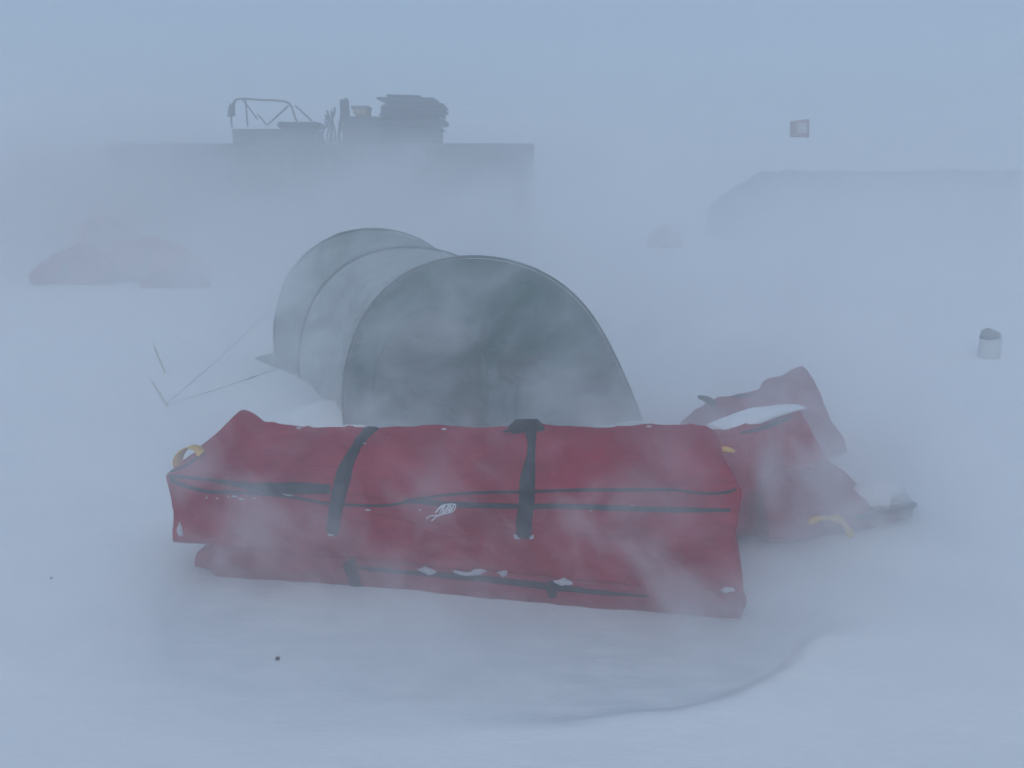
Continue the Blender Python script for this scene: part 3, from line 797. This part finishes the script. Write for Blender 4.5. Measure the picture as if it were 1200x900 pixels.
def small_bag(px0, px1, pyt, pyb, dep, m, label, group, seed, snow_top=False, peak=.5):
    g = gnd((px0 + px1) / 2, pyb); Yq = g.y
    z = lambda py: atY(600, py, Yq).z
    X0, X1_ = fx(px0, Yq), fx(px1, Yq); zt_ = z(pyt); n_ = 9
    def rail(yo, zf, ins=0):
        out = []
        for i in range(n_):
            u = i / (n_ - 1); h = 1 - .45 * abs(u - peak) ** 1.5 * 2
            out.append(Vector((X0 + ins + (X1_ - X0 - 2 * ins) * u, Yq + yo, -.03 if zf == 0 else zt_ * zf * h)))
        return out
    ins = (X1_ - X0) * .08
    rails = [rail(0, 0), rail(-.05, .45), rail(dep * .3, .95, ins), rail(dep * .7, 1.0, ins), rail(dep, .5), rail(dep * .9, 0)]
    V_, F_ = loft_bag(rails, nu=50, nv=8, amp=.075, seed=seed, scale=2.4, endround=.06)
    o = empty('cargo_bag', ((X0 + X1_) / 2, Yq, 0)); tag(o, label, 'cargo bag', group)
    bo = link('bag_body', V_, F_, m, o)
    # a band round the middle
    bv = bvh_of(bo); pxm = px0 + (px1 - px0) * .6
    strip(bv, [(pxm, pyt + (pyb - pyt) * q) for q in (.2, .4, .6, .85)], [.07] * 4, 'strap', M['black'], o)
    if snow_top:
        V2 = []; F2 = []; tp = rail(dep * .45, 1.0, ins * 1.2)
        K_ = 8
        for i, p in enumerate(spline(tp, 3)):
            for j in range(K_):
                a = 2 * math.pi * j / K_
                V2.append(p + Vector((0, dep * .38 * math.cos(a), max(-.03, .08 * math.sin(a) + .03 * noise.noise(Vector((p.x * 3, a, seed)))))))
        m_ = len(V2) // K_
        for i in range(m_ - 1):
            for j in range(K_): F2.append((i * K_ + j, i * K_ + (j + 1) % K_, (i + 1) * K_ + (j + 1) % K_, (i + 1) * K_ + j))
        F2 += [tuple(range(K_)), tuple((m_ - 1) * K_ + j for j in range(K_))[::-1]]
        tag(link('snow_crust', V2, F2, M['snow']), kind='stuff')
    return o
GR = 'heap of bags behind the tent at the left'
small_bag(104, 216, 280, 330, .9, M['orange'], 'rusty orange bag at the right end of the far left heap', GR, 1.5, False, .35)
small_bag(20, 112, 292, 334, .8, M['red'], 'low red bag at the left front of the far left heap', GR, 2.5, False)
small_bag(58, 146, 252, 322, .9, M['orange'], 'taller orange bag at the back of the far left heap', GR, 3.5, False)
small_bag(-50, 44, 248, 300, .9, M['red'], 'red bag cut off by the left picture edge', GR, 4.5, True)
small_bag(150, 222, 316, 338, .4, M['red'], 'flattened red bag in front of the rusty orange one', GR, 7.5, False)
small_bag(766, 804, 264, 290, .5, M['red'], 'tiny distant red bag alone right of the tent', 'lone bags far off', 5.5)
small_bag(898, 945, 206, 262, .6, M['orange'], 'faint brownish bag at the left end of the low shelter', 'lone bags far off', 6.5)

# flag on a thin pole
Yf = 14.0
fl = empty('flag_pole', (fx(926, Yf), Yf, 0)); tag(fl, 'small dark red flag with pale centre on a thin pole at right', 'flag')
mb = MB(); pz = atY(925.5, 139, Yf); mb.tube([Vector((pz.x, Yf, -.1)), Vector((pz.x, Yf, pz.z))], .0035, 8); mb.build('pole', M['canb'], fl)
def flagpatch(px0, px1, py0, py1, name, m, off, par):
    Vp = []; Fp = []; n_ = 12
    for s_ in (-.003 - off, .003 + off):
        for i in range(n_ + 1):
            for j in range(n_ + 1):
                u = i / n_; v = j / n_; px = px0 + (px1 - px0) * u; top_ = py0 - 2.5 * ((px - 926) / 23); py = top_ + (py1 - top_) * v
                p = atY(px, py, Yf); p.y += s_ + .03 * math.sin((px - 926) * .35); Vp.append(p)
    w_ = n_ + 1; S_ = w_ * w_
    for i in range(n_):
        for j in range(n_):
            q = (i * w_ + j, i * w_ + j + 1, (i + 1) * w_ + j + 1, (i + 1) * w_ + j); Fp.append(q); Fp.append(tuple(k_ + S_ for k_ in q[::-1]))
    for i in range(n_):
        for (a_, b_) in ((i * w_, (i + 1) * w_), (i * w_ + n_, (i + 1) * w_ + n_), (i, i + 1), (n_ * w_ + i, n_ * w_ + i + 1)): Fp.append((a_, b_, b_ + S_, a_ + S_))
    return link(name, Vp, Fp, m, par)
fc = flagpatch(926, 949, 142, 161, 'flag_cloth', M['flag'], 0, fl)
flagpatch(934, 946, 146, 156, 'pale_panel', M['flagl'], .002, fc)

# upright canister on the right
gc = gnd(1158, 420); rc = .095
cn = empty('fuel_canister', (gc.x, gc.y, 0)); tag(cn, 'pale upright canister with dark cap standing alone at the far right', 'canister')
zc = atY(1158, 392, gc.y).z; zcap = atY(1158, 386, gc.y).z
mb = MB(); mb.tube([(gc.x, gc.y, -.05), (gc.x, gc.y, .01), (gc.x, gc.y, zc * .85), (gc.x, gc.y, zc)], [rc, rc, rc, rc * .6], 20); mb.build('canister_body', M['canb'], cn)
mb = MB(); mb.tube([(gc.x - .012, gc.y, zc - .04), (gc.x - .01, gc.y, zc + .02), (gc.x, gc.y, zcap)], [rc * .95, rc * .9, rc * .5], 16); mb.build('cap', M['capg'], cn)

# two scraps lying on the foreground snow
def scrap(px, py, r_, label, seed):
    g = gnd(px, py); g.z = gz(g.x, g.y)
    bm = bmesh.new(); bmesh.ops.create_icosphere(bm, subdivisions=3, radius=r_)
    for v in bm.verts:
        v.co *= 1 + .5 * noise.noise(v.co * (1.6 / r_) + Vector((seed, 0, 0)))
        v.co.z = v.co.z * .8 + r_ * .5; v.co += g
    me = bpy.data.meshes.new('ice_lump'); bm.to_mesh(me); bm.free(); me.materials.append(M['dark'])
    o = bpy.data.objects.new('dark_scrap', me); COL.objects.link(o); tag(o, label, 'scrap', 'dark scraps on the foreground snow')
scrap(325, 773, .008, 'larger dark scrap lying on bare snow below the long bag', 1.2)
scrap(61, 684, .005, 'tiny dark speck on snow near the left picture edge', 4.2)

# ------------------------------------------------------------------ air
def box_obj(name, lo, hi, m, kind='stuff', label=None):
    mb = MB(); mb.box(lo, hi); o = mb.build(name, m, None, False); tag(o, label, kind=kind); return o
hz = bpy.data.materials.new('haze_air'); hz.use_nodes = True; nt = hz.node_tree; nt.nodes.remove(nt.nodes['Principled BSDF'])
pv = nt.nodes.new('ShaderNodeVolumePrincipled'); pv.inputs['Color'].default_value = (.985, .99, .995, 1); pv.inputs['Anisotropy'].default_value = .3; pv.inputs['Density'].default_value = .057
nt.links.new(pv.outputs[0], nt.nodes['Material Output'].inputs['Volume'])
box_obj('haze', (-1210, -1210, -1.2), (1210, 1210, 4.4), hz, label='snow-filled air')

def drift(name, lo, hi, dens, scale, stretch, thr, top, steprate, rot, edge, label, zpow=1.0, floor=0.0, soft=.25):
    """wind-blown snow: a cloud whose density thins with height and to its sides, broken up by turbulence"""
    m = bpy.data.materials.new(name + '_air'); m.use_nodes = True; nt = m.node_tree; N = nt.nodes; L = nt.links
    N.remove(N['Principled BSDF']); out = N['Material Output']
    pv = N.new('ShaderNodeVolumePrincipled'); pv.inputs['Color'].default_value = (1, 1, 1, 1); pv.inputs['Anisotropy'].default_value = .3
    L.new(pv.outputs[0], out.inputs['Volume'])
    tc = N.new('ShaderNodeTexCoord'); sp_ = N.new('ShaderNodeSeparateXYZ'); L.new(tc.outputs['Object'], sp_.inputs[0])
    mp = N.new('ShaderNodeMapping'); mp.inputs['Scale'].default_value = stretch
    mr0 = N.new('ShaderNodeMapping'); mr0.inputs['Rotation'].default_value = rot
    L.new(tc.outputs['Object'], mr0.inputs[0]); L.new(mr0.outputs[0], mp.inputs[0])
    nz_ = N.new('ShaderNodeTexNoise'); nz_.inputs['Scale'].default_value = scale; nz_.inputs['Detail'].default_value = 4; nz_.inputs['Roughness'].default_value = .55; nz_.inputs['Distortion'].default_value = .7
    L.new(mp.outputs[0], nz_.inputs['Vector'])
    def mr(src, a, b_, c=0., d=1., smooth=True):
        q = N.new('ShaderNodeMapRange'); q.interpolation_type = 'SMOOTHSTEP' if smooth else 'LINEAR'
        for k_, v in zip((1, 2, 3, 4), (a, b_, c, d)): q.inputs[k_].default_value = v
        L.new(src, q.inputs[0]); return q.outputs[0]
    def mul(a, b_):
        q = N.new('ShaderNodeMath'); q.operation = 'MULTIPLY'
        for k_, v in enumerate((a, b_)):
            if isinstance(v, float): q.inputs[k_].default_value = v
            else: L.new(v, q.inputs[k_])
        return q.outputs[0]
    f = mr(nz_.outputs['Fac'], thr, thr + soft, floor, 1.)
    c = [(a + b_) / 2 for a, b_ in zip(lo, hi)]; h = [(b_ - a) / 2 for a, b_ in zip(lo, hi)]
    for k_ in (0, 1):
        ab = N.new('ShaderNodeMath'); ab.operation = 'ABSOLUTE'; L.new(sp_.outputs[k_], ab.inputs[0])
        f = mul(f, mr(ab.outputs[0], h[k_] * (1 - edge), h[k_], 1., 0.))
    f = mul(f, mr(sp_.outputs[2], -h[2] + top, h[2], 1., 0.))
    L.new(mul(f, float(dens)), pv.inputs['Density'])
    m.cycles.volume_step_rate = steprate * 1.7
    mb = MB(); mb.box([-q for q in h], h); o = mb.build(name, m, None, False); o.location = c; tag(o, label, kind='stuff')
    return o

# drift streaming behind the tent and over the far camp
drift('blowing_snow', (-13, 13.6, -.1), (2.4, 16.8, 2.75), 1.1, .5, (1, .6, 1.3), .30, 1.5, .38, (0, R(12), R(10)), .2, 'deep drift of blown snow between tent and container', soft=.4, floor=.25)
drift('blowing_snow', (-13, 8.6, -.1), (7.5, 13.3, 2.0), .33, .5, (.7, .6, 1.5), .34, .8, .5, (0, R(12), R(10)), .2, 'thin drift of blown snow crossing behind the tent', soft=.35, floor=.45)
drift('blowing_snow', (3.9, 14, -.1), (20, 19.6, 2.6), .5, .6, (1, .6, 1.4), .32, 1.3, .5, (0, R(12), R(10)), .2, 'low drift of blown snow before the shelter', soft=.4, floor=.3)
drift('blowing_snow', (-11, 13.4, -.1), (-5.2, 16.8, 3.4), .75, .6, (1, .6, 1.4), .30, 2.0, .4, (0, R(12), R(10)), .35, 'higher drift of blown snow over the left end of the container', soft=.4, floor=.4)
# wisps round the tent and the stack
drift('snow_wisps', (-2.7, 3.5, -.05), (2.4, 7.6, 1.75), 1.5, 2.3, (.8, 1, 1.15), .47, .6, .36, (0, R(38), R(15)), .35, 'wisps of blown snow curling round the tent', soft=.22, floor=.05)
drift('snow_wisps', (-2.0, 2.15, -.05), (2.4, 4.0, 1.0), 2.6, 3.0, (.8, 1, 1.15), .49, .35, .30, (0, R(-48), R(10)), .3, 'thin wisps of blown snow streaming over the long bag', soft=.24, floor=.03)
# plume pouring between the front bag and the right-hand bags
drift('snow_plume', (.1, 2.6, -.05), (2.5, 4.4, 1.1), 2.5, 2.4, (1.2, 1, .6), .43, .30, .35, (0, R(20), 0), .6, 'plume of blown snow at the right end of the long bag', soft=.25, floor=.05)
drift('snow_wisps', (-2.4, 2.2, -.05), (2.2, 3.5, .32), 1.3, 1.8, (.8, 1, 1.3), .38, .12, .35, (0, R(8), R(8)), .3, 'low drift of snow streaming past the foot of the bags', soft=.3, floor=.15)

# ------------------------------------------------------------------ light
w = bpy.data.worlds.new('World'); scene.world = w; w.use_nodes = True
nt = w.node_tree; bg = nt.nodes['Background']
sky = nt.nodes.new('ShaderNodeTexSky'); sky.sky_type = 'NISHITA'; sky.sun_disc = False
SUN_EL, SUN_AZ = R(38), R(200)
sky.sun_elevation = SUN_EL; sky.sun_rotation = SUN_AZ; sky.air_density = 1.0; sky.dust_density = 3.0; sky.ozone_density = 1.0
mixn = nt.nodes.new('ShaderNodeMix'); mixn.data_type = 'RGBA'; mixn.inputs[0].default_value = .8
mixn.inputs[7].default_value = (3.2, 4.55, 6.45, 1)           # even cloud deck
nt.links.new(sky.outputs[0], mixn.inputs[6]); nt.links.new(mixn.outputs[2], bg.inputs['Color'])
bg.inputs['Strength'].default_value = .10
sd_ = bpy.data.lights.new('sun', 'SUN'); sd_.energy = .5; sd_.angle = R(25); sd_.color = (1, .96, .9)
so = bpy.data.objects.new('sun', sd_); COL.objects.link(so)
dirv = Vector((math.sin(SUN_AZ) * math.cos(SUN_EL), math.cos(SUN_AZ) * math.cos(SUN_EL), math.sin(SUN_EL)))
so.rotation_euler = dirv.to_track_quat('Z', 'Y').to_euler()

scene.view_settings.view_transform = 'Standard'; scene.view_settings.look = 'None'
scene.view_settings.exposure = 0.0; scene.view_settings.gamma = 1
scene.render.engine = 'CYCLES'
cy = scene.cycles
cy.use_denoising = True; cy.denoiser = 'OPENIMAGEDENOISE'
cy.max_bounces = 7; cy.diffuse_bounces = 2; cy.glossy_bounces = 2; cy.transmission_bounces = 2; cy.volume_bounces = 6
cy.volume_max_steps = 256; cy.use_adaptive_sampling = True; cy.adaptive_threshold = .05; cy.adaptive_min_samples = 16
